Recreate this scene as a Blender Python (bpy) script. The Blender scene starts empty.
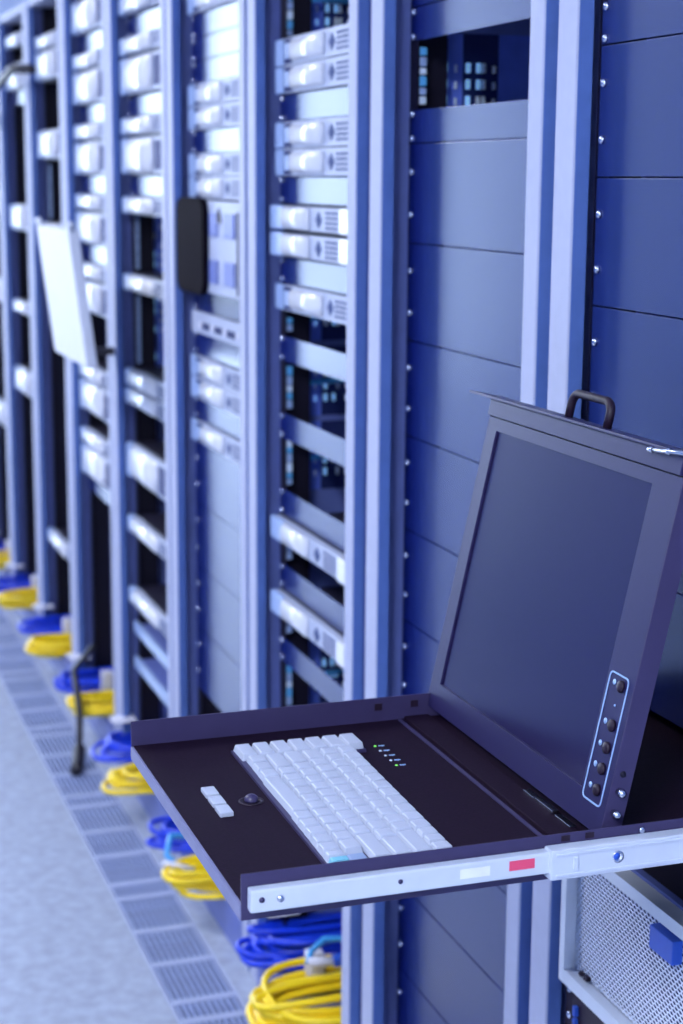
import bpy, bmesh, math, random
from mathutils import Vector, Matrix
random.seed(7)
S = bpy.context.scene
C = S.collection

# ------------------------------------------------------------------ camera
yaw, pit, rol = 0.33315, 0.19137, 0.00712
fw = Vector((-math.cos(yaw)*math.cos(pit), math.sin(yaw)*math.cos(pit), -math.sin(pit)))
rt = fw.cross(Vector((0, 0, 1))).normalized(); up = rt.cross(fw)
r2 = rt*math.cos(rol) + up*math.sin(rol); u2 = -rt*math.sin(rol) + up*math.cos(rol)
cd = bpy.data.cameras.new('camera'); cam = bpy.data.objects.new('camera', cd); C.objects.link(cam)
M = Matrix((r2, u2, -fw)).transposed().to_4x4(); M.translation = Vector((1.6892, -0.8265, 1.4713))
cam.matrix_world = M
cd.sensor_fit = 'AUTO'; cd.sensor_width = 36.0; cd.lens = 1718.4/1024*36.0
cd.clip_start = 0.02; cd.clip_end = 60
cd.dof.use_dof = True; cd.dof.aperture_fstop = 6.0
cd.dof.focus_distance = (Vector((0.36, -0.2, 1.0)) - M.translation).dot(fw)
cd.dof.aperture_blades = 7
S.camera = cam

# ------------------------------------------------------------------ world and exposure
W = bpy.data.worlds.new('hall_light'); S.world = W; W.use_nodes = True
bg = W.node_tree.nodes['Background']
bg.inputs[0].default_value = (0.22, 0.40, 1.0, 1); bg.inputs[1].default_value = 0.72
S.view_settings.view_transform = 'Standard'; S.view_settings.look = 'None'
S.view_settings.gamma = 1; S.view_settings.use_curve_mapping = False
S.view_settings.exposure = 0.0

# ------------------------------------------------------------------ materials
def lin(c):
    return tuple(((v/255)/12.92 if v/255 <= .04045 else ((v/255+.055)/1.055)**2.4) for v in c)
MATS = {}
def mat(name, rgb, rough=.5, metal=0.0, spec=.5, var=.06, scale=40, bump=0.0, emit=None, estr=0, coat=0.0, stretch=None, ior=1.5, tint=None):
    m = bpy.data.materials.new(name); m.use_nodes = True
    nt = m.node_tree; b = nt.nodes['Principled BSDF']; c = lin(rgb)
    b.inputs['Base Color'].default_value = (*c, 1); b.inputs['Roughness'].default_value = rough
    b.inputs['Metallic'].default_value = metal; b.inputs['Specular IOR Level'].default_value = spec
    b.inputs['IOR'].default_value = ior
    if tint: b.inputs['Specular Tint'].default_value = tint
    b.inputs['Coat Weight'].default_value = coat
    if emit:
        b.inputs['Emission Color'].default_value = (*emit, 1); b.inputs['Emission Strength'].default_value = estr
    if var > 0:
        tc = nt.nodes.new('ShaderNodeTexCoord'); mp = nt.nodes.new('ShaderNodeMapping')
        if stretch: mp.inputs['Scale'].default_value = stretch
        n = nt.nodes.new('ShaderNodeTexNoise'); n.inputs['Scale'].default_value = scale; n.inputs['Detail'].default_value = 4
        r = nt.nodes.new('ShaderNodeValToRGB')
        r.color_ramp.elements[0].position = .3; r.color_ramp.elements[1].position = .7
        r.color_ramp.elements[0].color = (*[v*(1-var) for v in c], 1); r.color_ramp.elements[1].color = (*[min(1, v*(1+var)) for v in c], 1)
        nt.links.new(tc.outputs['Object'], mp.inputs[0]); nt.links.new(mp.outputs[0], n.inputs['Vector'])
        nt.links.new(n.outputs['Fac'], r.inputs[0]); nt.links.new(r.outputs[0], b.inputs['Base Color'])
        if bump:
            bp = nt.nodes.new('ShaderNodeBump'); bp.inputs['Strength'].default_value = bump; bp.inputs['Distance'].default_value = .001
            nt.links.new(n.outputs['Fac'], bp.inputs['Height']); nt.links.new(bp.outputs[0], b.inputs['Normal'])
    MATS[name] = m
    return m
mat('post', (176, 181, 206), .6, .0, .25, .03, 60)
mat('panel', (10, 23, 92), .27, 0.0, .5, .05, 14, stretch=(1, 1, .3), ior=1.85, tint=(.48, .68, 1, 1))
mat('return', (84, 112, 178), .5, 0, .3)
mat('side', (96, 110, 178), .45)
mat('dark_metal', (26, 24, 46), .5)
mat('rail', (20, 17, 38), .5, .0, .3)
mat('interior', (92, 118, 226), .6)
mat('tab', (214, 228, 246), .4)
mat('tab_glow', (150, 200, 255), .4, emit=(.25, .55, 1), estr=.45, var=0)  # slot tabs given a glow, since little light reaches inside the cabinets
mat('cyan', (90, 170, 225), .35)
mat('chrome', (205, 210, 225), .22, 1.0, .5, 0)
mat('silver', (172, 180, 204), .5, .0, .4, .03)
mat('plate', (222, 224, 234), .22, .0, 1.0, .02)
mat('ear', (150, 172, 214), .35)
mat('bay', (34, 44, 96), .75, 0, .15)
mat('emblem', (74, 88, 132), .7, 0, .2)
mat('vent', (66, 74, 118), .8, 0, .1)
mat('black', (32, 18, 38), .5, 0, .35, .12, 300)
mat('black_rough', (12, 5, 18), .85, 0, .06, .1, 100)
mat('black_tray', (27, 14, 34), .68, 0, .1, .25, 420, bump=.15)
mat('bezel', (36, 31, 74), .38, 0, .5, .06, 200, ior=1.5, tint=(.7, .75, 1, 1))
mat('lcd', (29, 20, 60), .22, 0, .5, .03, 30, ior=1.7, tint=(.6, .7, 1, 1))
mat('rim', (54, 47, 86), .45)
mat('front_edge', (116, 118, 156), .5)
mat('white_metal', (196, 204, 220), .35, .0, .5, .03)
mat('monitor_white', (214, 217, 228), .6, 0, .3, .02)
mat('cream', (228, 230, 236), .5)
mat('key', (182, 189, 208), .45, 0, .5, .02)
mat('key_grey', (140, 160, 196), .5)
mat('key_cyan', (120, 190, 214), .5)
mat('red', (222, 74, 110), .5)
mat('print', (150, 180, 225), .5, var=0)
mat('led', (90, 190, 60), .4, emit=(.25, .8, .12), estr=.7, var=0)
mat('mesh', (196, 208, 232), .45, .1)
mat('tab_blue', (40, 84, 190), .35)
mat('yellow', (248, 214, 24), .4, 0, .5, .05)
mat('blue', (18, 58, 210), .35, 0, .5, .08)
mat('sky_cable', (70, 160, 226), .35)
mat('boot', (206, 206, 220), .5)
mat('cord', (22, 20, 34), .5)
mat('floor', (160, 169, 188), .27, 0, .5, .14, 34)
mat('slat', (138, 152, 192), .5, .0, .3)
mat('crossbar', (158, 168, 198), .5, .0, .3)
mat('pit', (6, 8, 30), .9, 0, .1)
mat('wall', (226, 229, 238), .8)
mat('housing', (220, 222, 228), .5)
mat('lamp', (255, 252, 240), .5, emit=(.92, .94, 1), estr=42, var=0)
mat('lamp_bright', (255, 252, 240), .5, emit=(.84, .91, 1), estr=82, var=0)
mat('window_glow', (255, 255, 255), .3, emit=(.66, .81, 1), estr=9.5, var=0)  # glow of the added end window

# ------------------------------------------------------------------ mesh helpers
CACHE = {}
def link(o): C.objects.link(o); return o
def finish(bm, name, smooth=False):
    bmesh.ops.recalc_face_normals(bm, faces=bm.faces[:])
    me = bpy.data.meshes.new(name); bm.to_mesh(me); bm.free()
    if smooth:
        for p in me.polygons: p.use_smooth = True
    return me
def add_box(bm, x0, x1, y0, y1, z0, z1, bev=0):
    vs = [bm.verts.new((x, y, z)) for x in (x0, x1) for y in (y0, y1) for z in (z0, z1)]
    fs = [(0, 1, 3, 2), (4, 6, 7, 5), (0, 4, 5, 1), (2, 3, 7, 6), (0, 2, 6, 4), (1, 5, 7, 3)]
    faces = [bm.faces.new([vs[i] for i in f]) for f in fs]
    if bev:
        es = list({e for f in faces for e in f.edges})
        bmesh.ops.bevel(bm, geom=es, offset=bev, segments=2, affect='EDGES', profile=.6)
def box(sx, sy, sz, bev=0):
    "centred box mesh, shared between equal sizes"
    k = ('box', round(sx, 5), round(sy, 5), round(sz, 5), bev)
    if k not in CACHE:
        bm = bmesh.new(); add_box(bm, -sx/2, sx/2, -sy/2, sy/2, -sz/2, sz/2, bev); CACHE[k] = finish(bm, 'box')
    return CACHE[k]
def boxes(lst, bev=0):
    bm = bmesh.new()
    for b in lst: add_box(bm, *b, bev)
    return finish(bm, 'boxes')
def lathe(prof, n=14, axis='y'):
    "profile of (radius, height); revolved about -Y ('y'), Z or X"
    bm = bmesh.new(); rings = []
    for r, h in prof:
        ring = []
        for i in range(n):
            a = 2*math.pi*i/n; c, s = r*math.cos(a), r*math.sin(a)
            ring.append(bm.verts.new((c, -h, s) if axis == 'y' else ((c, s, h) if axis == 'z' else (h, c, s))))
        rings.append(ring)
    for a, b in zip(rings, rings[1:]):
        for i in range(n):
            j = (i+1) % n; bm.faces.new((a[i], a[j], b[j], b[i]))
    bm.faces.new(rings[0]); bm.faces.new(rings[-1])
    return finish(bm, 'turned', True)
def tube(pts, r, n=7, closed=False, smooth=True):
    bm = bmesh.new(); pts = [Vector(p) for p in pts]; N = len(pts); rings = []; prev = None
    for i, p in enumerate(pts):
        a = pts[(i-1) % N] if (closed or i > 0) else p; b = pts[(i+1) % N] if (closed or i < N-1) else p
        t = (b-a).normalized()
        nrm = (prev - t*prev.dot(t)) if prev else t.orthogonal()
        if nrm.length < 1e-6: nrm = t.orthogonal()
        nrm.normalize(); prev = nrm; bi = t.cross(nrm)
        rings.append([bm.verts.new(p + (nrm*math.cos(2*math.pi*k/n) + bi*math.sin(2*math.pi*k/n))*r) for k in range(n)])
    for i in range(N if closed else N-1):
        a, b = rings[i], rings[(i+1) % N]
        off = 0
        if closed and i == N-1:
            off = min(range(n), key=lambda o: (a[0].co-b[o].co).length)
        for k in range(n):
            bm.faces.new((a[k], a[(k+1) % n], b[(k+1+off) % n], b[(k+off) % n]))
    if not closed:
        bm.faces.new(rings[0]); bm.faces.new(rings[-1])
    return finish(bm, 'tube', smooth)
def prism(poly, y0, y1, bev=0):
    "polygon of (x, z) extruded along Y"
    bm = bmesh.new()
    a = [bm.verts.new((x, y0, z)) for x, z in poly]; b = [bm.verts.new((x, y1, z)) for x, z in poly]
    bm.faces.new(a); bm.faces.new(b)
    for i in range(len(poly)):
        j = (i+1) % len(poly); bm.faces.new((a[i], a[j], b[j], b[i]))
    if bev: bmesh.ops.bevel(bm, geom=bm.edges[:], offset=bev, segments=2, affect='EDGES')
    return finish(bm, 'prism')
def rrect(x0, x1, z0, z1, r, n=4):
    out = []
    for cx, cz, a0 in ((x1-r, z1-r, 0), (x0+r, z1-r, 90), (x0+r, z0+r, 180), (x1-r, z0+r, 270)):
        for i in range(n+1):
            a = math.radians(a0 + 90*i/n); out.append((cx+r*math.cos(a), cz+r*math.sin(a)))
    return out
def ring(poly_o, poly_i, y0, y1):
    bm = bmesh.new(); n = len(poly_o)
    v = [[bm.verts.new((x, y, z)) for x, z in p] for p in (poly_o, poly_i) for y in (y0, y1)]
    for i in range(n):
        j = (i+1) % n
        bm.faces.new((v[0][i], v[0][j], v[2][j], v[2][i])); bm.faces.new((v[1][i], v[1][j], v[3][j], v[3][i]))
        bm.faces.new((v[0][i], v[0][j], v[1][j], v[1][i])); bm.faces.new((v[2][i], v[2][j], v[3][j], v[3][i]))
    return finish(bm, 'ring')

# ------------------------------------------------------------------ scene helpers
WP = {}
def thing(name, label, cat, loc=(0, 0, 0), group=None):
    o = bpy.data.objects.new(name, None); o.empty_display_size = .05
    o.location = loc; WP[o] = Vector(loc); o['label'] = label; o['category'] = cat
    if group: o['group'] = group
    return link(o)
def part(name, me, m, parent, loc=(0, 0, 0), label=None, local=False, kind=None):
    "mesh child; loc is a world position unless local"
    o = bpy.data.objects.new(name, me)
    if not me.materials: me.materials.append(MATS[m])
    o.parent = parent
    l = Vector(loc) if local else Vector(loc) - WP[parent]
    o.location = l
    if not local: WP[o] = Vector(loc)
    link(o)
    if me.materials[0] != MATS[m]:
        o.material_slots[0].link = 'OBJECT'; o.material_slots[0].material = MATS[m]
    if label: o['label'] = label
    if kind: o['kind'] = kind
    return o
def struct(name, me, m, loc=(0, 0, 0), label=None):
    o = bpy.data.objects.new(name, me); me.materials.append(MATS[m]); o.location = loc; WP[o] = Vector(loc)
    o['kind'] = 'structure'
    if label: o['label'] = label
    return link(o)

U = .04445; Z0 = 1.475
def uz(u): return Z0 + u*U

# ------------------------------------------------------------------ room
GL, GR = -.172, -.042       # grating strip
fl = struct('floor', boxes([(-9.9, 4.5, -6.2, GL, -.05, 0), (-9.9, 4.5, GR, 1.4, -.05, 0)]), 'floor', label='pale speckled raised floor')
part('grating_pit', boxes([(-9.9, 4.5, GL, GR, -.07, -.06)]), 'pit', fl)
slat_me = None
for k in range(-3, 9):
    xd = -1.618 - .556*k
    g = part('floor_grating', boxes([(-.555, 0, 0, .006, -.03, .0005), (-.555, 0, .124, .130, -.03, .0005)]), 'crossbar', fl, (xd, GL, 0))
    for i in range(10):
        part('slat', box(.55, .0060, .009, .0008), 'slat', g, (xd-.2775, GL + .0065 + .0117*(i+.5), -.0050))
    for d in (.006, .082, .242, .395):
        part('cross_bar', box(.020, .1175, .029, .001), 'crossbar', g, (xd-d, (GL+GR)/2, -.0135))
struct('wall_back', boxes([(-10.0, -9.9, -3.8, 1.4, 0, 3.2)]), 'wall', label='pale end wall of the hall')
struct('wall_front', boxes([(4.5, 4.6, -6.2, 1.4, 0, 3.2)]), 'wall', label='pale wall behind the camera')
def window(name, x, d, y0, y1, m, label, z0=.06, z1=2.9):
    n = max(1, round((y1-y0)/1.2)); st = (y1-y0)/n
    fr = [(min(x, x+d*.04), max(x, x+d*.04), y0-.06, y1+.06, z0-.06, z0), (min(x, x+d*.04), max(x, x+d*.04), y0-.06, y1+.06, z1, z1+.06)]
    for k in range(n+1): fr.append((min(x, x+d*.04), max(x, x+d*.04), y0+k*st-.025, y0+k*st+.025, z0, z1))
    w = struct(name, boxes(fr), 'housing', label=label)
    for k in range(n):
        part('pane', boxes([(min(x+d*.01, x+d*.02), max(x+d*.01, x+d*.02), y0+k*st+.025, y0+(k+1)*st-.025, z0, z1)]), m, w)
window('added_window', -9.9, 1, -3.25, -.3, 'window_glow', 'wide added window at the unseen far end of the aisle')  # unseen window put in so the panels reflect a bright aisle end
LY, LZ = -2.1, 2.95
for x, nm, m in ((2.6, 'behind the camera', 'lamp_bright'), (-2.0, 'over the middle of the hall', 'lamp'), (-6.4, 'nearest the window', 'lamp')):
    t = thing('ceiling_light', 'white panel ceiling light %s' % nm, 'light', (x, LY, LZ), 'ceiling lights of the hall')
    part('housing', boxes([(-.62, .62, -.32, .32, .012, .08)], .004), 'housing', t, (x, LY, LZ))
    part('diffuser', boxes([(-.6, .6, -.3, .3, 0, .0118)]), m, t, (x, LY, LZ))
    for dx in (-.45, .45):
        part('suspension_rod', tube([(dx, 0, .08), (dx, 0, .25)], .006), 'housing', t, (x, LY, LZ))
struct('ceiling', boxes([(-9.9, 4.5, -6.2, 1.4, 3.2, 3.3)]), 'wall', label='white ceiling of the hall')

# ------------------------------------------------------------------ racks
screw_me = lathe([(.0018, -.002), (.0018, .0), (.0046, .0), (.0048, .0012), (.0036, .0030), (.0012, .0036)], 10)
Bx = [-.012, -.591, -1.207, -1.8, -2.4, -3.0, -3.6, -4.2, -4.8]
Cx = [.2864, -.3, -.9, -1.5, -2.1, -2.7, -3.3, -3.9, -4.5]
Rx = [.588, -.046, -.649, -1.225] + [b - .015 for b in Bx[3:8]]
RY = [.0184] + [.036]*8
RN = ['that holds the open console drawer', 'of blank panels left of the console', 'with paired silver servers and dark slots', 'with the big storage box',
      'fourth along from the console cabinet', 'with the white tilted monitor', 'beyond the white monitor', 'second beyond the white monitor', 'at the far left edge']
RN2 = ['console cabinet', 'blank-panel cabinet', 'cabinet of paired servers', 'cabinet with the big storage box', 'cabinet right of the white monitor',
       'cabinet behind the white monitor', 'cabinet beyond the white monitor', 'second cabinet beyond the white monitor', 'leftmost cabinet']
TOP = 1.98
racks = []
def rack(i):
    b, c, r = Bx[i], Cx[i], Rx[i]; y = RY[i]
    t = thing('server_rack', 'pale blue steel server cabinet ' + RN[i], 'server rack', (c, 0, 0), 'server cabinets in a row')
    P = lambda n, me, m, loc=(0, 0, 0), **k: part(n, me, m, t, loc, **k)
    P('post', boxes([(b, b+.046, 0, .018, .0, TOP)], .0025), 'post')
    P('post', boxes([(r-.036, r, 0, .018, .0, TOP)], .0025), 'post')
    P('post_return', boxes([(b+.0461, b+.0472, .002, .018, .0, TOP)]), 'return')  # thin plate added to tint the post's side face bluer
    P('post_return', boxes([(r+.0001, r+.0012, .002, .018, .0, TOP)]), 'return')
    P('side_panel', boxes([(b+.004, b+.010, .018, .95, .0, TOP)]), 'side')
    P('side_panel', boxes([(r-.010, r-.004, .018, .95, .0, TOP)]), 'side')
    P('rear_panel', boxes([(b+.010, r-.010, .94, .95, .0, TOP)]), 'dark_metal')
    P('top_panel', boxes([(b+.046, r-.036, .004, .018, TOP-.02, TOP), (b+.010, r-.010, .018, .94, TOP-.02, TOP)]), 'post')
    P('base_beam', boxes([(b+.046, r-.036, .001, .018, .0, .08), (b+.010, r-.010, .018, .94, .06, .08)], .001), 'side')
    for sx in (-1, 1):
        x = c + sx*.2325
        P('mounting_rail', boxes([(x-.018, x+.010, y+.0066, y+.0090, .08, TOP-.02), (x-.018 if sx < 0 else x+.0076, x-.0156 if sx < 0 else x+.010, y+.009, y+.06, .08, TOP-.02)]), 'rail')
    racks.append(t)
    return t
for i in range(9): rack(i)

def blank(i, a, b, screws=True):
    t = racks[i]; n = a - b; h = n*U - .0016; c, y = Cx[i], RY[i]
    zc = (uz(a)+uz(b))/2
    p = part('blanking_panel', box(.4826, .0024, h, .0007), 'panel', t, (c, y+.0052, zc))
    zs = (uz(b)+.00635, uz(b)+.0381) if n == 1 else (uz(b)+.0381, uz(a)-.0381)
    if screws:
        for sx in (-1, 1):
            for z in zs: part('screw', screw_me, 'chrome', p, (c+sx*.2325, y+.0040, z))
def opening(i, a, b, full=True):
    "inner fittings of the cabinet wall, seen through an open slot"
    t = racks[i]; c, y, bx = Cx[i], RY[i], Bx[i]
    z0, z1 = uz(b)+.003, uz(a)-.003
    zz = z0+.004; k = 0
    while zz < z1-.010:
        hh = random.uniform(.008, .016)
        part('rail_bracket', box(.008, .010, hh, .002), ('cyan', 'tab', 'ear')[(k*7+i) % 3] if full else 'ear', t, (c-.226, y+.0150, min(zz+hh/2, z1-.006)))
        zz += hh+.002; k += 1
    tabs = []; lit = []
    z = z0+.006
    while z < z1-.012:
        for j, (yy, w, h_) in enumerate(((.032, .003, .006), (.047, .003, .006), (.066, .005, .013), (.082, .003, .010), (.100, .005, .013), (.116, .004, .013), (.124, .004, .013), (.140, .003, .010))):
            if random.random() < (.9 if full else .6):
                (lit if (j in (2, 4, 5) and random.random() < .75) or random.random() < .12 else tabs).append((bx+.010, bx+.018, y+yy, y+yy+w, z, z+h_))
        z += .0222
    if tabs: part('slot_tabs', boxes(tabs), 'tab', t, kind='stuff')  # pale raised tabs stand in for bright slots in the inner rails
    if lit: part('glowing_tabs', boxes(lit), 'tab_glow', t, kind='stuff')  # tabs made to glow so they show in the dark interior
    part('inner_channel', boxes([(bx+.0101, bx+.014, y+.025, y+.095, z0-.02, z1+.02)]), 'interior', t)
    part('inner_channel', boxes([(bx+.0101, bx+.013, y+.150, y+.30, z0-.02, z1+.02)]), 'interior', t)
    part('inner_gap', boxes([(bx+.0101, bx+.012, y+.096, y+.149, z0-.02, z1+.02)]), 'bay', t)
    if full and i == 2:
        zm = (z0+z1)/2
        part('cable_guide', tube([(bx+.03, y+.19, zm+.004), (bx+.05, y+.08, zm+.004), (bx+.052, y+.06, zm+.002), (bx+.05, y+.055, zm+.012), (bx+.05, y+.056, zm+.022)], .005), 'sky_cable', t)

# ---------------------------------------------------------------- one-unit servers
ORD = ['top', 'second', 'third', 'fourth', 'fifth', 'sixth', 'seventh', 'eighth', 'ninth', 'tenth', 'eleventh', 'twelfth', 'thirteenth', 'fourteenth', 'fifteenth']
def convex(x0, x1, y, z0, z1, d, n=8):
    "front plate bulging towards -Y"
    bm = bmesh.new(); prof = []
    for i in range(n+1):
        a = math.pi*i/n; prof.append((y - d*math.sin(a)**.7, (z0+z1)/2 - (z1-z0)/2*math.cos(a)))
    L = [bm.verts.new((x0, p[0], p[1])) for p in prof]; R = [bm.verts.new((x1, p[0], p[1])) for p in prof]
    for i in range(n): bm.faces.new((L[i], R[i], R[i+1], L[i+1]))
    bm.faces.new(L); bm.faces.new(R); bm.faces.new((L[0], L[-1], R[-1], R[0]))
    return finish(bm, 'convex', True)
def dots(x0, nx, px, nz, h, y):
    l = []
    for i in range(nx):
        for j in range(nz):
            x = x0+i*px; z = -h*.36 + h*.72*(j+.5)/nz
            l.append((x, x+px*.55, y-.0008, y+.001, z-h*.05, z+h*.05))
    return boxes(l)
def server_meshes(kind, n):
    k = ('srv', kind, n)
    if k in CACHE: return CACHE[k]
    h = n*U - .002; y = 0
    L = []
    dp = .012 if kind == 'B' else .006
    L.append(('chassis', boxes([(-.215, .215, .004, .62, -h/2, h/2)]), 'dark_metal'))
    if kind == 'A':
        L.append(('bezel', boxes([(-.196, .208, -.004, .004, -h/2, h/2)], .0012), 'silver'))
        L.append(('ear', boxes([(-.2413, -.198, -dp, .002, -h/2, h/2)], .003), 'ear'))
        L.append(('ear', boxes([(.209, .2413, -dp, .002, -h/2, h/2)], .003), 'ear'))
        L.append(('drive_bay', boxes([(-.192, -.150, -.006, -.003, -h*.44, h*.44)], .001), 'bay'))
        L.append(('latch', boxes([(-.178, -.162, -.009, -.0055, -h*.30, h*.30)], .0012), 'ear'))
        L.append(('label_plate', convex(-.146, .012, -.0035, -h*.40, h*.40, .009), 'plate'))
        L.append(('emblem', prism([(.036, 0), (.050, h*.3), (.064, 0), (.050, -h*.3)], -.0052, -.0035), 'emblem'))
        L.append(('vent_grille', dots(.074, 8, .0155, 4, h, -.004), 'vent'))
    elif kind == 'B':
        L.append(('bezel', boxes([(-.240, .240, -dp, .004, -h*.44, h*.44)], .003), 'silver'))
        L.append(('ear', boxes([(-.2413, -.172, -dp-.004, -.004, -h*.46, h*.46)], .005), 'ear'))
        L.append(('ear', boxes([(.118, .2413, -dp-.004, -.004, -h*.46, h*.46)], .005), 'plate'))
        L.append(('label_plate', convex(-.168, -.034, -dp+.0004, -h*.42, h*.42, .008), 'plate'))
        L.append(('emblem', prism([(.0, 0), (.014, h*.3), (.028, 0), (.014, -h*.3)], -dp-.0015, -dp+.0002), 'emblem'))
        L.append(('vent_grille', dots(.048, 4, .0155, 4, h, -dp), 'vent'))
    else:   # rounded two-unit or plain far server
        L.append(('bezel', boxes([(-.200, .2413, -.010, .004, -h*.46, h*.46)], .004), 'silver'))
        L.append(('ear', boxes([(-.2413, -.196, -.018, .002, -h*.46, h*.46)], .006), 'ear'))
        L.append(('label_plate', convex(-.19, .06, -.0095, -h*.42, h*.42, .012), 'plate'))
        L.append(('vent_grille', dots(.075, 8, .0155, 4*n, h, -.010), 'vent'))
    CACHE[k] = L
    return L
def server(i, a, b, kind, label, group):
    c, y = Cx[i], RY[i]; z = (uz(a)+uz(b))/2
    t = thing('rack_server', label, 'server', (c, y, z), group)
    for nm, me, m in server_meshes(kind, a-b): part(nm, me, m, t, (0, 0, 0), local=True)
    return t

# cabinet contents, top slot and bottom slot in rack units about the camera height
TAB = {
 0: [('P', 7, 4), ('P', 4, 3), ('P', 3, 0), ('P', 0, -3), ('P', -3, -6), ('P', -6, -9), ('P', -9, -12)],
 1: [('P', 8, 5), ('P', 5, 4), ('O', 4, 2), ('P', 2, 1)] + [('P', 1-3*k, -2-3*k) for k in range(10)],
 2: [('P', 11, 8), ('O', 8, 5), ('A', 5, 4), ('A', 4, 3), ('P', 3, 2), ('A', 2, 1), ('A', 1, 0), ('P', 0, -1), ('B', -1, -2), ('B', -2, -3), ('P', -3, -4), ('A', -4, -5), ('O', -5, -6),
     ('P', -6, -7), ('O', -7, -9), ('P', -9, -10), ('O', -10, -12), ('P', -12, -13), ('B', -13, -14), ('O1', -14, -15), ('P', -15, -16), ('B', -16, -17), ('O1', -17, -18), ('P', -18, -19), ('O', -19, -21), ('P', -21, -24)],
 3: [('P', 11, 8), ('A', 8, 7), ('P', 7, 6), ('P', 6, 5), ('P', 5, 4), ('A', 4, 3), ('A', 3, 2), ('P', 2, 1), ('A', 1, 0), ('A', 0, -1), ('P', -5, -6), ('P', -7, -8), ('A', -8, -9), ('A', -9, -10), ('P', -10, -11), ('A', -11, -12)]
    + [('P', -12-3*k, -15-3*k) for k in range(4)],
 4: [('P', 11, 9), ('R', 9, 8), ('P', 8, 7), ('R', 7, 6), ('R', 6, 4), ('P', 4, 3), ('R', 3, 2), ('R', 2, 0), ('P', 0, -1), ('R', -1, -2), ('O1', -2, -5), ('R', -5, -6), ('O1', -6, -10), ('R', -10, -11), ('R', -11, -12),
     ('R', -14, -16), ('R', -18, -19), ('R', -22, -23)],
 5: [('R', 10, 8), ('P', 8, 7), ('R', 7, 6), ('R', 6, 4), ('P', 4, 3), ('R', 3, 2), ('R', 2, 0), ('P', 0, -1), ('R', -1, -2), ('R', -2, -4), ('P', -4, -5), ('R', -5, -6), ('R', -6, -8), ('R', -11, -12), ('R', -12, -14), ('R', -15, -16), ('R', -16, -18), ('P', -18, -19)],
 6: [('R', 9, 8), ('R', 8, 6), ('R', 3, 1), ('O1', 1, -3), ('R', -3, -4), ('O1', -4, -9), ('R', -24, -25)],
 7: [('R', 10, 9), ('R', 8, 6), ('P', 6, 5), ('R', -2, -4), ('R', -9, -10), ('R', -14, -16)],
 8: [('R', 9, 7), ('R', 4, 2), ('R', -1, -3), ('R', -8, -10), ('R', -18, -20)],
}
for i, rows in TAB.items():
    k = 0; tot = sum(1 for r in rows if r[0] in 'ABR')
    for ty, a, b in rows:
        if ty == 'P': blank(i, a, b, screws=(i < 5))
        elif ty == 'O': opening(i, a, b)
        elif ty == 'O1': opening(i, a, b, False)
        else:
            what = {'A': 'slim silver server with diamond emblem', 'B': 'slim silver server with rounded end caps', 'R': 'rounded silver server'}[ty]
            if ty == 'R' and a-b == 2: what = 'thick rounded silver server'
            server(i, a, b, ty, '%s, %s in the %s' % (what, ORD[k] if k == 0 else ORD[k]+' down', RN2[i]), 'servers mounted in the cabinets'); k += 1

# device with small ports in the storage cabinet
def port_strip(i, a, b, label):
    c, y = Cx[i], RY[i]; h = (a-b)*U-.002; z = (uz(a)+uz(b))/2
    t = thing('network_switch', label, 'switch', (c, y, z))
    part('chassis', boxes([(-.215, .215, .004, .4, -h/2, h/2)]), 'dark_metal', t, local=True)
    part('front_panel', boxes([(-.2413, .2413, -.002, .004, -h/2, h/2)], .001), 'silver', t, local=True)
    for j in range(12):
        part('port', box(.018, .004, .013, .001), 'bay' if j % 3 else 'boot', t, (-.17+.031*j, -.0025, -.004), local=True)
port_strip(3, -6, -7, 'pale network switch with a row of ports, below the big storage box')

# large storage box in the fourth cabinet
c, y = Cx[3], RY[3]; z = (uz(-1)+uz(-5))/2
t = thing('storage_unit', 'large four-unit storage box with dark side grip and cross-shaped pale front', 'storage box', (c, y, z))
L = lambda n, me, m, **k: part(n, me, m, t, local=True, **k)
L('chassis', boxes([(-.215, .215, .004, .6, -.0865, .0865)]), 'dark_metal')
L('front_panel', boxes([(-.236, .2413, -.022, .004, -.0865, .0865)], .003), 'silver')
for x0, x1 in ((-.01, .045), (.095, .165)):
    for z0, z1 in ((-.066, -.022), (.022, .066)):
        L('drive_door', boxes([(x0, x1, -.026, -.021, z0, z1)], .002), 'side')
L('warning_triangle', prism([(.035, .048), (.072, .048), (.0535, .074)], -.0245, -.0215), 'black')
L('edge_gap', boxes([(.178, .188, -.0235, -.0215, -.08, .07)]), 'black')
bm = bmesh.new()
gp = rrect(-.240, -.020, -.093, .093, .03)
L('side_grip', prism(gp, -.034, -.0215, .004), 'black_rough', label='dark side grip')

# trays at the bottom of the fifth cabinet
for k, (u0, lab) in enumerate(((-24.2, 'upper'), (-26.2, 'lower'))):
    c, y = Cx[4], RY[4]
    t = thing('rack_shelf', '%s pale sliding shelf low in the cabinet right of the white monitor' % lab, 'shelf', (c, y, uz(u0)))
    part('shelf_plate', boxes([(-.22, .22, .0, .5, -.004, 0)]), 'side', t, local=True)
    part('front_lip', boxes([(-.2413, .2413, -.006, .004, -.022, .004)], .002), 'ear', t, local=True)

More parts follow.
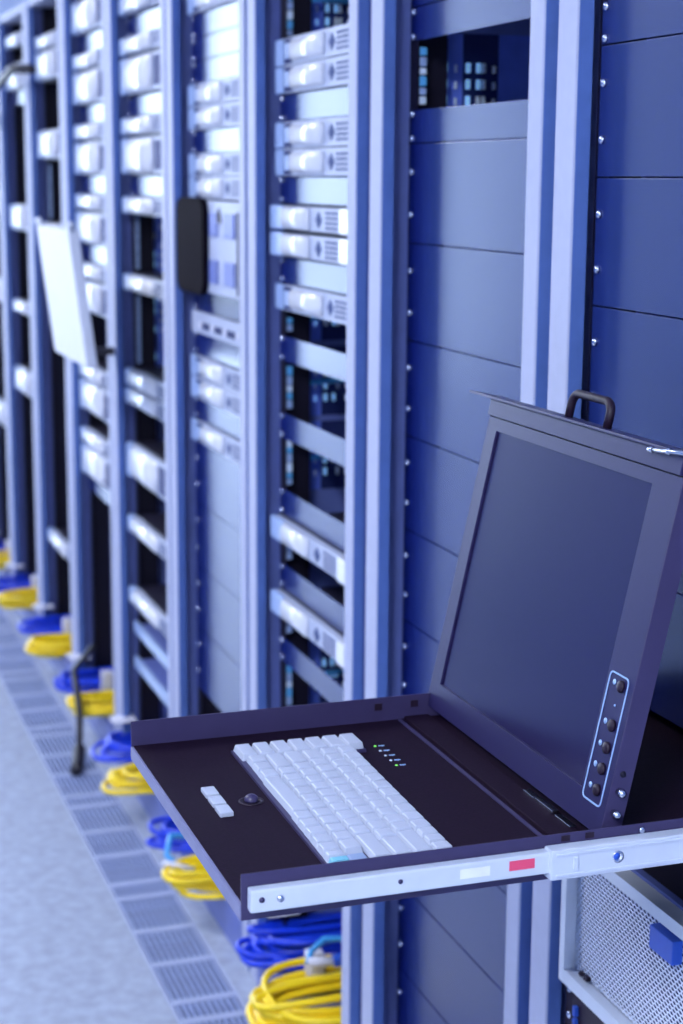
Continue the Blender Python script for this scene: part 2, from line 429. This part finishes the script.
# ------------------------------------------------------------------ console drawer
KX0, KX1 = .087, .488
D = thing('rack_console', 'open black rack console drawer with pale keyboard and raised screen', 'console', (.2864, -.17, .90))
P = lambda n, me, m, loc=(0, 0, 0), par=None, **k: part(n, me, m, par or D, loc, **k)
P('tray', boxes([(KX0+.002, KX1-.002, -.4885, .45, .9085, .920)]), 'black_tray')
P('side_rim', boxes([(KX0, KX0+.0018, -.4905, .45, .9070, .9450)], .0004), 'rim')
P('side_rim', boxes([(KX1-.0018, KX1, -.4905, -.10, .9070, .9450)], .0004), 'rim')
P('rear_rim', boxes([(KX1-.0016, KX1, -.10, .45, .9070, .9440)]), 'rim')
P('front_edge', boxes([(KX0+.002, KX1-.0005, -.4915, -.4885, .9070, .9195)], .0006), 'front_edge')
for yy in (-.235, -.195):
    P('rim_slot', boxes([(KX0+.0016, KX0+.0026, yy, yy+.008, .932, .939)]), 'black')
for yy in (-.218, -.196):
    P('rim_slot', boxes([(KX1-.0006, KX1+.0004, yy, yy+.008, .9385, .9435)]), 'black')
hc = P('hinge_cover', boxes([(KX0+.004, KX1-.014, -.2030, -.176, .9200, .9235)], .001), 'black_tray')
P('hinge_leaf', boxes([(.335, .356, -.181, -.174, .9236, .9262), (.360, .395, -.181, -.174, .9236, .9270), (.400, .43, -.181, -.174, .9236, .9255)], .0006), 'chrome', par=hc)
P('hinge_strip', boxes([(KX0+.006, KX1-.02, -.2105, -.2065, .9200, .9212)], .0003), 'rim')
# slides
sl = P('slide_rail', boxes([(KX1+.0004, KX1+.0105, -.486, -.10, .9165, .9352)], .0018), 'white_metal', label='white steel slide rail')
for (yy, r) in ((-.477, .0024), (-.363, .002)):
    P('rail_hole', lathe([(r, 0), (r, .0006)], 10, 'x'), 'rim', (KX1+.0104, yy, .927), par=sl)
P('rivet', lathe([(.003, 0), (.0026, .0012), (.001, .0016)], 10, 'x'), 'chrome', (KX1+.0104, -.462, .9262), par=sl)
P('sticker', boxes([(KX1+.0104, KX1+.0109, -.3120, -.286, .9222, .9302)]), 'cream', par=sl, label='cream sticker')
P('sticker', boxes([(KX1+.0104, KX1+.0109, -.2690, -.2465, .9235, .9318)]), 'red', par=sl, label='red sticker')
so = P('outer_slide', boxes([(KX1+.0004, KX1+.0145, -.2335, .55, .9115, .9372)], .0015), 'white_metal')
P('slide_bead', boxes([(KX1+.0143, KX1+.0155, -.229, .55, .9322, .9345), (KX1+.0143, KX1+.0155, -.229, .55, .9142, .9165)], .0004), 'white_metal', par=so)
P('slide_clip', boxes([(KX1+.0143, KX1+.0160, -.2135, -.2095, .9185, .9305)], .0006), 'white_metal', par=so)
P('slide_screw', lathe([(.0052, 0), (.0052, .001), (.0034, .001), (.003, .0002)], 14, 'x'), 'chrome', (KX1+.0145, -.173, .9255), par=so)
P('slide_mark', lathe([(.0032, 0), (.003, .0008)], 10, 'x'), 'tab_blue', (KX1+.0149, -.1745, .9262), par=so)
P('outer_slide', boxes([(KX0-.0145, KX0-.0004, -.2335, .55, .9115, .9372)], .0015), 'white_metal')
P('rim_screw', lathe([(.003, 0), (.0026, .0012), (.001, .0016)], 10, 'x'), 'chrome', (KX1, -.1435, .9395))
# keyboard
KZ = .9202
kb = P('keyboard', prism([(.1405, -.4030), (.4510, -.4055), (.4510, -.2940), (.1780, -.2890), (.1780, -.2760), (.1405, -.2760)], 0, .0028), 'rim')
kb.data.transform(Matrix(((1,0,0,0),(0,0,1,0),(0,1,0,KZ),(0,0,0,1))))
def keycap(w, d, h=.0068):
    k = ('key', round(w, 4), round(d, 4), h)
    if k in CACHE: return CACHE[k]
    bm = bmesh.new()
    a = [bm.verts.new((sx*w/2, sy*d/2, 0)) for sx, sy in ((-1, -1), (1, -1), (1, 1), (-1, 1))]
    b = [bm.verts.new((sx*(w/2-.0016), sy*(d/2-.0015)+.0003, h)) for sx, sy in ((-1, -1), (1, -1), (1, 1), (-1, 1))]
    bm.faces.new(a); bm.faces.new(b)
    for i in range(4): bm.faces.new((a[i], a[(i+1) % 4], b[(i+1) % 4], b[i]))
    bmesh.ops.bevel(bm, geom=bm.edges[:], offset=.0006, segments=1, affect='EDGES')
    CACHE[k] = finish(bm, 'keycap'); return CACHE[k]
pw, pd = .01875, .0184
rows = [  # front row first; widths in key units from the far (left) end
 [1.16, 1.1, 1.1, 4.9, 1, 1, 1, 1, 1, .7, .64],
 [2.2]+[1]*10+[1.2, 1.2],
 [1.8]+[1]*10+[2.8],
 [1.5]+[1]*11+[2.1],
 [1]*12+[2.6],
 [1.1]*10+[.9]*4]
ky = lambda x: -.3985 - .022*(x-.176)      # front edge, the board sits a little askew
def kcap(w, d, h, m, x, y): part('keycap', keycap(w-.0012, d-.0012, h), m, kb, (x, y, KZ+.0026))
for r in range(7): kcap(.0345, .0177, .0068, 'key', .1585, -.4020+(r+.5)*.0179)
for r, ws in enumerate(rows):
    x = .1762; f = 14.6/sum(ws)
    for j, w in enumerate(ws):
        w = w*f*pw; m = 'key'
        if r == 0 and j == len(ws)-1: m = 'key_cyan'
        low = (r == 1 and j == len(ws)-1)
        if low: m = 'key_grey'
        kcap(w, pd-.0004, .003 if low else .0068, m, x+w/2, ky(x+w/2)+(r+.5)*(pd-.0003))
        x += w
# trackball, buttons, indicators
tb = P('trackball', lathe([(.0001, .0062), (.0035, .0056), (.0058, .0038), (.0066, .0012), (.0066, -.0002)], 16, 'z'), 'rim', (.273, -.4205, .9206))
P('trackball_ring', lathe([(.0115, 0), (.0115, .0006), (.0105, .0009), (.0068, .0004), (.0068, 0)], 20, 'z'), 'black', (.273, -.4205, .9200), par=tb)
for k in range(3):
    P('trackball_button', box(.0205, .0125, .0045, .0012), 'key', (.2450+.0245*k, -.4515, .9222))
for k in range(5):
    l_ = P('indicator_led', lathe([(.0016, 0), (.0014, .0006), (.0004, .0009)], 8, 'z'), 'led' if k in (0, 4) else 'tab', (.1635+.0148*k, -.2615, .9200))
    P('indicator_mark', boxes([(-.0012, .0012, .0035, .0095, 0, .0003), (-.0004, .0026, .006, .0072, 0, .0003)]), 'print', (.1635+.0148*k, -.2615, .9200), par=l_)

# lid with the screen, tilted back about its hinge
TH = math.radians(12.15); HX, HY, HZ = .2790, -.1755, .932
lid = P('lid', boxes([(-.194, .194, .0045, .0175, 0, .326)], .0012), 'black', (HX, HY, HZ))
lid.rotation_euler = (-TH, 0, 0)
def LP(n, me, m, loc=(0, 0, 0), **k): return part(n, me, m, lid, loc, local=True, **k)
LX0, LX1, LZ0, LZ1 = .1065-HX, .4275-HX, .028, .296
o_ = [(-.194, 0), (.194, 0), (.194, .3085), (-.194, .3085)]; i_ = [(LX0, LZ0), (LX1, LZ0), (LX1, LZ1), (LX0, LZ1)]
LP('bezel', ring(o_, i_, 0, .006), 'bezel')
LP('screen', boxes([(LX0-.002, LX1+.002, .0022, .0044, LZ0-.002, LZ1+.002)]), 'lcd')
LP('side_flange', boxes([(.1942, .1956, .0, .0185, .0, .326)], .0004), 'rim')
LP('side_flange', boxes([(-.1956, -.1942, .0, .0185, .0, .326)], .0004), 'rim')
LP('top_lip', boxes([(-.194, .194, -.0035, .0175, .3098, .3262)], .0008), 'bezel')
LP('face_plate', boxes([(.0365-HX, .5275-HX, -.0075, .030, .3264, .3290)], .0006), 'bezel', label='wide faceplate with rack ears')
hx0, hx1, hy = .2345-HX, .3120-HX, .010
hp = [(hx0, hy, .329)]
for a in range(0, 91, 18): hp.append((hx0+.011-.011*math.cos(math.radians(a)), hy, .342+.011*math.sin(math.radians(a))))
for a in range(90, -1, -18): hp.append((hx1-.011+.011*math.cos(math.radians(a)), hy, .342+.011*math.sin(math.radians(a))))
hp.append((hx1, hy, .329))
LP('handle', tube(hp, .0042, 10), 'black', label='black carrying handle')
oo = rrect(.4315-HX, .4650-HX, .0215, .1345, .005); oi = rrect(.4329-HX, .4636-HX, .0229, .1331, .0038)
LP('button_frame', ring(oo, oi, -.0006, .0002), 'print')
but = lathe([(.0052, 0), (.0052, .0022), (.0040, .0032), (.0012, .0034)], 14)
for z_ in (.1255, .0912, .0718, .0532, .0345):
    LP('screen_button', but, 'black', (.4545-HX, 0, z_))
    LP('button_icon', lathe([(.0027, 0), (.0027, .0005)], 8), 'print', (.4415-HX, 0, z_+.0005))
LP('power_led', lathe([(.0012, 0), (.001, .0006)], 8), 'print', (.4505-HX, 0, .1079))
for z_ in (.006, .022, .041):
    LP('hinge_screw', lathe([(.0034, 0), (.0034, .004), (.0042, .0045), (.003, .008), (.001, .0085)], 10, 'x'), 'chrome', (.1955, .008, z_))
LP('hinge_pin', lathe([(.0030, 0), (.0026, .0012), (.001, .0016)], 10, 'x'), 'rail', (.1955, .008, .056))

# key with ring in the lid's lock
def lw(x, y, z):
    return Vector((HX+x, HY + y*math.cos(TH) + z*math.sin(TH), HZ - y*math.sin(TH) + z*math.cos(TH)))
kp = lw(.4300-HX, -.0070, .3235)
kt = thing('key', 'small silver key on a ring at the top edge of the raised screen', 'key', tuple(kp))
part('key_shaft', tube([(-.007, 0, 0), (.058, 0, .006)], .0022, 8), 'chrome', kt, local=True)
part('key_collar', tube([(-.0075, 0, -.0001), (-.002, 0, .0005)], .0029, 8), 'chrome', kt, local=True)
part('key_collar', tube([(.022, 0, .0027), (.027, 0, .0032)], .0032, 8), 'chrome', kt, local=True)
part('key_bow', tube([(.067+.009*math.cos(a), 0, .0065+.009*math.sin(a)) for a in [i*math.pi/8 for i in range(16)]], .002, 8, closed=True), 'chrome', kt, local=True)
part('key_ring', tube([(.066+.015*math.cos(a), .001, .020+.014*math.sin(a)) for a in [i*math.pi/10 for i in range(20)]], .0014, 8, closed=True), 'chrome', kt, local=True)

# ------------------------------------------------------------------ mesh-fronted server under the drawer
zt, zb = uz(-16), uz(-20); xc = Cx[0]
T = thing('mesh_server', 'large silver server with honeycomb mesh front below the console drawer', 'server', (xc, 0, zb))
P = lambda n, me, m, loc=(0, 0, 0), par=None, **k: part(n, me, m, par or T, loc, **k)
xl, xr = xc-.2240, xc+.2240
P('chassis', boxes([(xl+.006, xr-.006, .030, .70, zb+.002, zt-.004)]), 'dark_metal')
P('lid_edge', boxes([(xl+.004, xr-.004, .020, .0295, zb+.002, zt-.0005)], .001), 'side')
oF = [(xl, zb), (xr, zb), (xr, zt-.003), (xl, zt-.003)]; iF = [(xl+.012, zb+.016), (xr-.012, zb+.016), (xr-.012, zt-.017), (xl+.012, zt-.017)]
P('bezel_frame', ring(oF, iF, 0, .019), 'white_metal')
# hexagonal perforated sheet
mx0, mx1, mz0, mz1 = iF[0][0], iF[1][0], iF[0][1], iF[2][1]
bm = bmesh.new(); s = .0033; px, pz = s*math.sqrt(3)*1.45, s*1.5*.88
row = 0; zz = mz0
while zz < mz1:
    xx = mx0 + (px/2 if row % 2 else 0)
    while xx < mx1:
        O = []; I = []
        for k in range(6):
            a = math.radians(60*k+30)
            f = lambda rr: (min(max(xx+rr*1.45*math.cos(a), mx0), mx1), min(max(zz+rr*.88*math.sin(a), mz0), mz1))
            ox, oz = f(s); ix, iz = f(s*.68)
            O.append(bm.verts.new((ox, .0135, oz))); I.append(bm.verts.new((ix, .0145, iz)))
        for k in range(6):
            j = (k+1) % 6
            try: bm.faces.new((O[k], O[j], I[j], I[k]))
            except ValueError: pass
        xx += px
    zz += pz; row += 1
P('mesh_sheet', finish(bm, 'mesh_sheet'), 'mesh', kind='stuff')
P('mesh_backing', boxes([(mx0, mx1, .0185, .0192, mz0, mz1)]), 'bay')
P('release_tab', boxes([(.2560, .3020, .002, .014, .7100, .7350)], .0012), 'tab_blue', label='blue plastic release tab')
P('bezel_latch', boxes([(.094, .101, .008, .0135, .604, .608), (.106, .114, .008, .0135, .604, .609)], .0005), 'black')

# dark server below it
zt2, zb2 = uz(-20), uz(-23)
T2 = thing('dark_server', 'black server with bright screws under the mesh-fronted server', 'server', (xc, RY[0], zb2))
part('chassis', boxes([(xc-.215, xc+.215, .030, .60, zb2+.002, zt2-.003)]), 'dark_metal', T2)
fp = part('front_panel', boxes([(xc-.2413, xc+.2413, .0184, .0245, zb2+.001, zt2-.002)], .001), 'black', T2)
for z_ in (zt2-.018, zt2-.05, zt2-.09): part('screw', screw_me, 'chrome', fp, (xc-.2290, .0184, z_))
for z_ in (zt2-.03, zt2-.045): part('latch', boxes([(xc-.213, xc-.207, .013, .0184, z_-.012, z_)], .001), 'tab_blue', fp)

# ------------------------------------------------------------------ white tilted monitor further along
T = thing('console_monitor', 'white flat monitor tilted forward in front of a far cabinet', 'monitor', (-2.1, -.142, 1.075))
mo = part('monitor_body', boxes([(-.20, .20, -.012, .012, 0, .29)], .005), 'monitor_white', T, local=True)
mo.rotation_euler = (math.radians(7), 0, 0)
for x_ in (-.19, .19):
    part('corner_lug', tube([(x_, 0, .28), (x_*1.04, -.004, .298), (x_*1.10, -.004, .302)], .008), 'white_metal', mo, local=True)
part('screen_back', boxes([(-.17, .17, .012, .0135, .03, .27)]), 'black', mo, local=True)
part('monitor_arm', tube([(-.17, .0, .004), (-.20, .06, -.006), (-.275, .139, -.012)], .010), 'black', T, local=True)

# ------------------------------------------------------------------ cable coils at the cabinet bases
def coil(xc_, yc, ax, ay, z0, n, r, seed, closed=True):
    rnd = random.Random(seed); out = []
    for k in range(n):
        a_, b_ = ax*rnd.uniform(.35, 1.05), ay*rnd.uniform(.80, 1.05)
        dx, dy = rnd.uniform(-.02, .02), rnd.uniform(-.014, .014); ph = rnd.uniform(0, 6.28); tl = rnd.uniform(-.015, .015)
        zc = z0 + r + k*r*(.8 if n < 12 else .75)
        pts = []
        for i in range(28):
            t_ = 2*math.pi*i/28
            e = .75
            cx = math.copysign(abs(math.cos(t_))**e, math.cos(t_)); sy = math.copysign(abs(math.sin(t_))**e, math.sin(t_))
            pts.append((xc_+dx+a_*cx, yc+dy+b_*sy, zc + .004*math.sin(2*t_+ph) + tl*cx*.4))
        out.append(tube(pts, r, 7, closed=True))
    return out
yel = ['nearest large', 'second nearest', 'third nearest', 'fourth nearest', 'fifth nearest', 'sixth nearest', 'farthest']
for q, i in enumerate(range(2, 9)):
    c = Cx[i]; near = i == 2
    n = 12 if near else 7
    xcy = c + (.045 if near else .03); 
    T = thing('yellow_cable_coil', 'coil of yellow patch cables spilling onto the floor, %s of the yellow coils' % yel[q], 'cable coil', (xcy, .06, .08), 'yellow coils at the cabinet bases')
    for me in coil(0, .0, .10 if near else .075, .15 if near else .155, 0, n, .0062, 100+i): part('cable', me, 'yellow', T, local=True)
    tie = part('cable_tie', boxes([(-.115, -.085, -.03, .0, .0, .075)], .004), 'boot', T, local=True)
    T = thing('blue_cable_coil', 'coil of blue patch cables lying on the cabinet base, %s of the blue coils' % yel[q], 'cable coil', (c-.195, .10 if near else .06, .08), 'blue coils at the cabinet bases')
    for me in coil(0, .0, .075, .135, 0, n, .006, 200+i): part('cable', me, 'blue', T, local=True)
    part('cable_label', boxes([(-.08, -.02, -.09, -.03, .072, .0755)], .001), 'boot', T, local=True)
# loose light-blue lead over the nearest yellow coil
T = thing('light_blue_lead', 'light blue patch lead with blue plug resting on the nearest yellow coil', 'cable', (-.88, .02, .17))
pts = [(0, .12, -.003), (-.035, .07, .02), (-.04, .03, .022), (-.02, .0, .012), (.0, -.012, .004)]
part('lead', tube(pts, .0055), 'sky_cable', T, local=True)
part('plug_boot', tube([(.0, -.012, .004), (.008, .03, .004)], .008), 'boot', T, local=True)
part('plug', boxes([(-.002, .018, .03, .055, -.004, .012)], .002), 'tab_blue', T, local=True)
T = thing('light_blue_lead', 'pale blue patch lead looped beside the second nearest yellow coil', 'cable', (-1.57, -.03, .0))
part('lead', tube([(0, .10, .10), (-.03, .03, .13), (-.02, -.03, .14), (.03, -.05, .12), (.06, -.03, .10), (.05, .03, .09)], .0065), 'sky_cable', T, local=True)
part('lead_end', tube([(.05, -.06, .11), (.08, -.05, .12), (.10, -.01, .11)], .0065), 'boot', T, local=True)

# black power cord hanging to the floor
T = thing('power_cord', 'black power cord hanging from a cabinet base onto the floor grating', 'cord', (-2.43, -.10, .0))
part('cord', tube([(-.40, .12, .21), (-.25, .04, .19), (-.12, .03, .12), (-.03, .01, .03), (0, 0, .012)], .009), 'cord', T, local=True)
part('plug', tube([(-.05, .015, .045), (.0, 0, .013), (.03, -.01, .013)], .016, 8), 'cord', T, local=True)
# dark cables crossing in front of the far cabinets
T = thing('black_cable', 'black cable slung across the far cabinets near their tops', 'cable', (-3.75, -.055, 1.72))
part('cable', tube([(-.5, .02, -.06), (-.3, -.01, -.03), (-.1, -.015, .01), (.08, -.01, .03), (.25, .0, .06), (.42, .03, .05)], .014), 'cord', T, local=True)
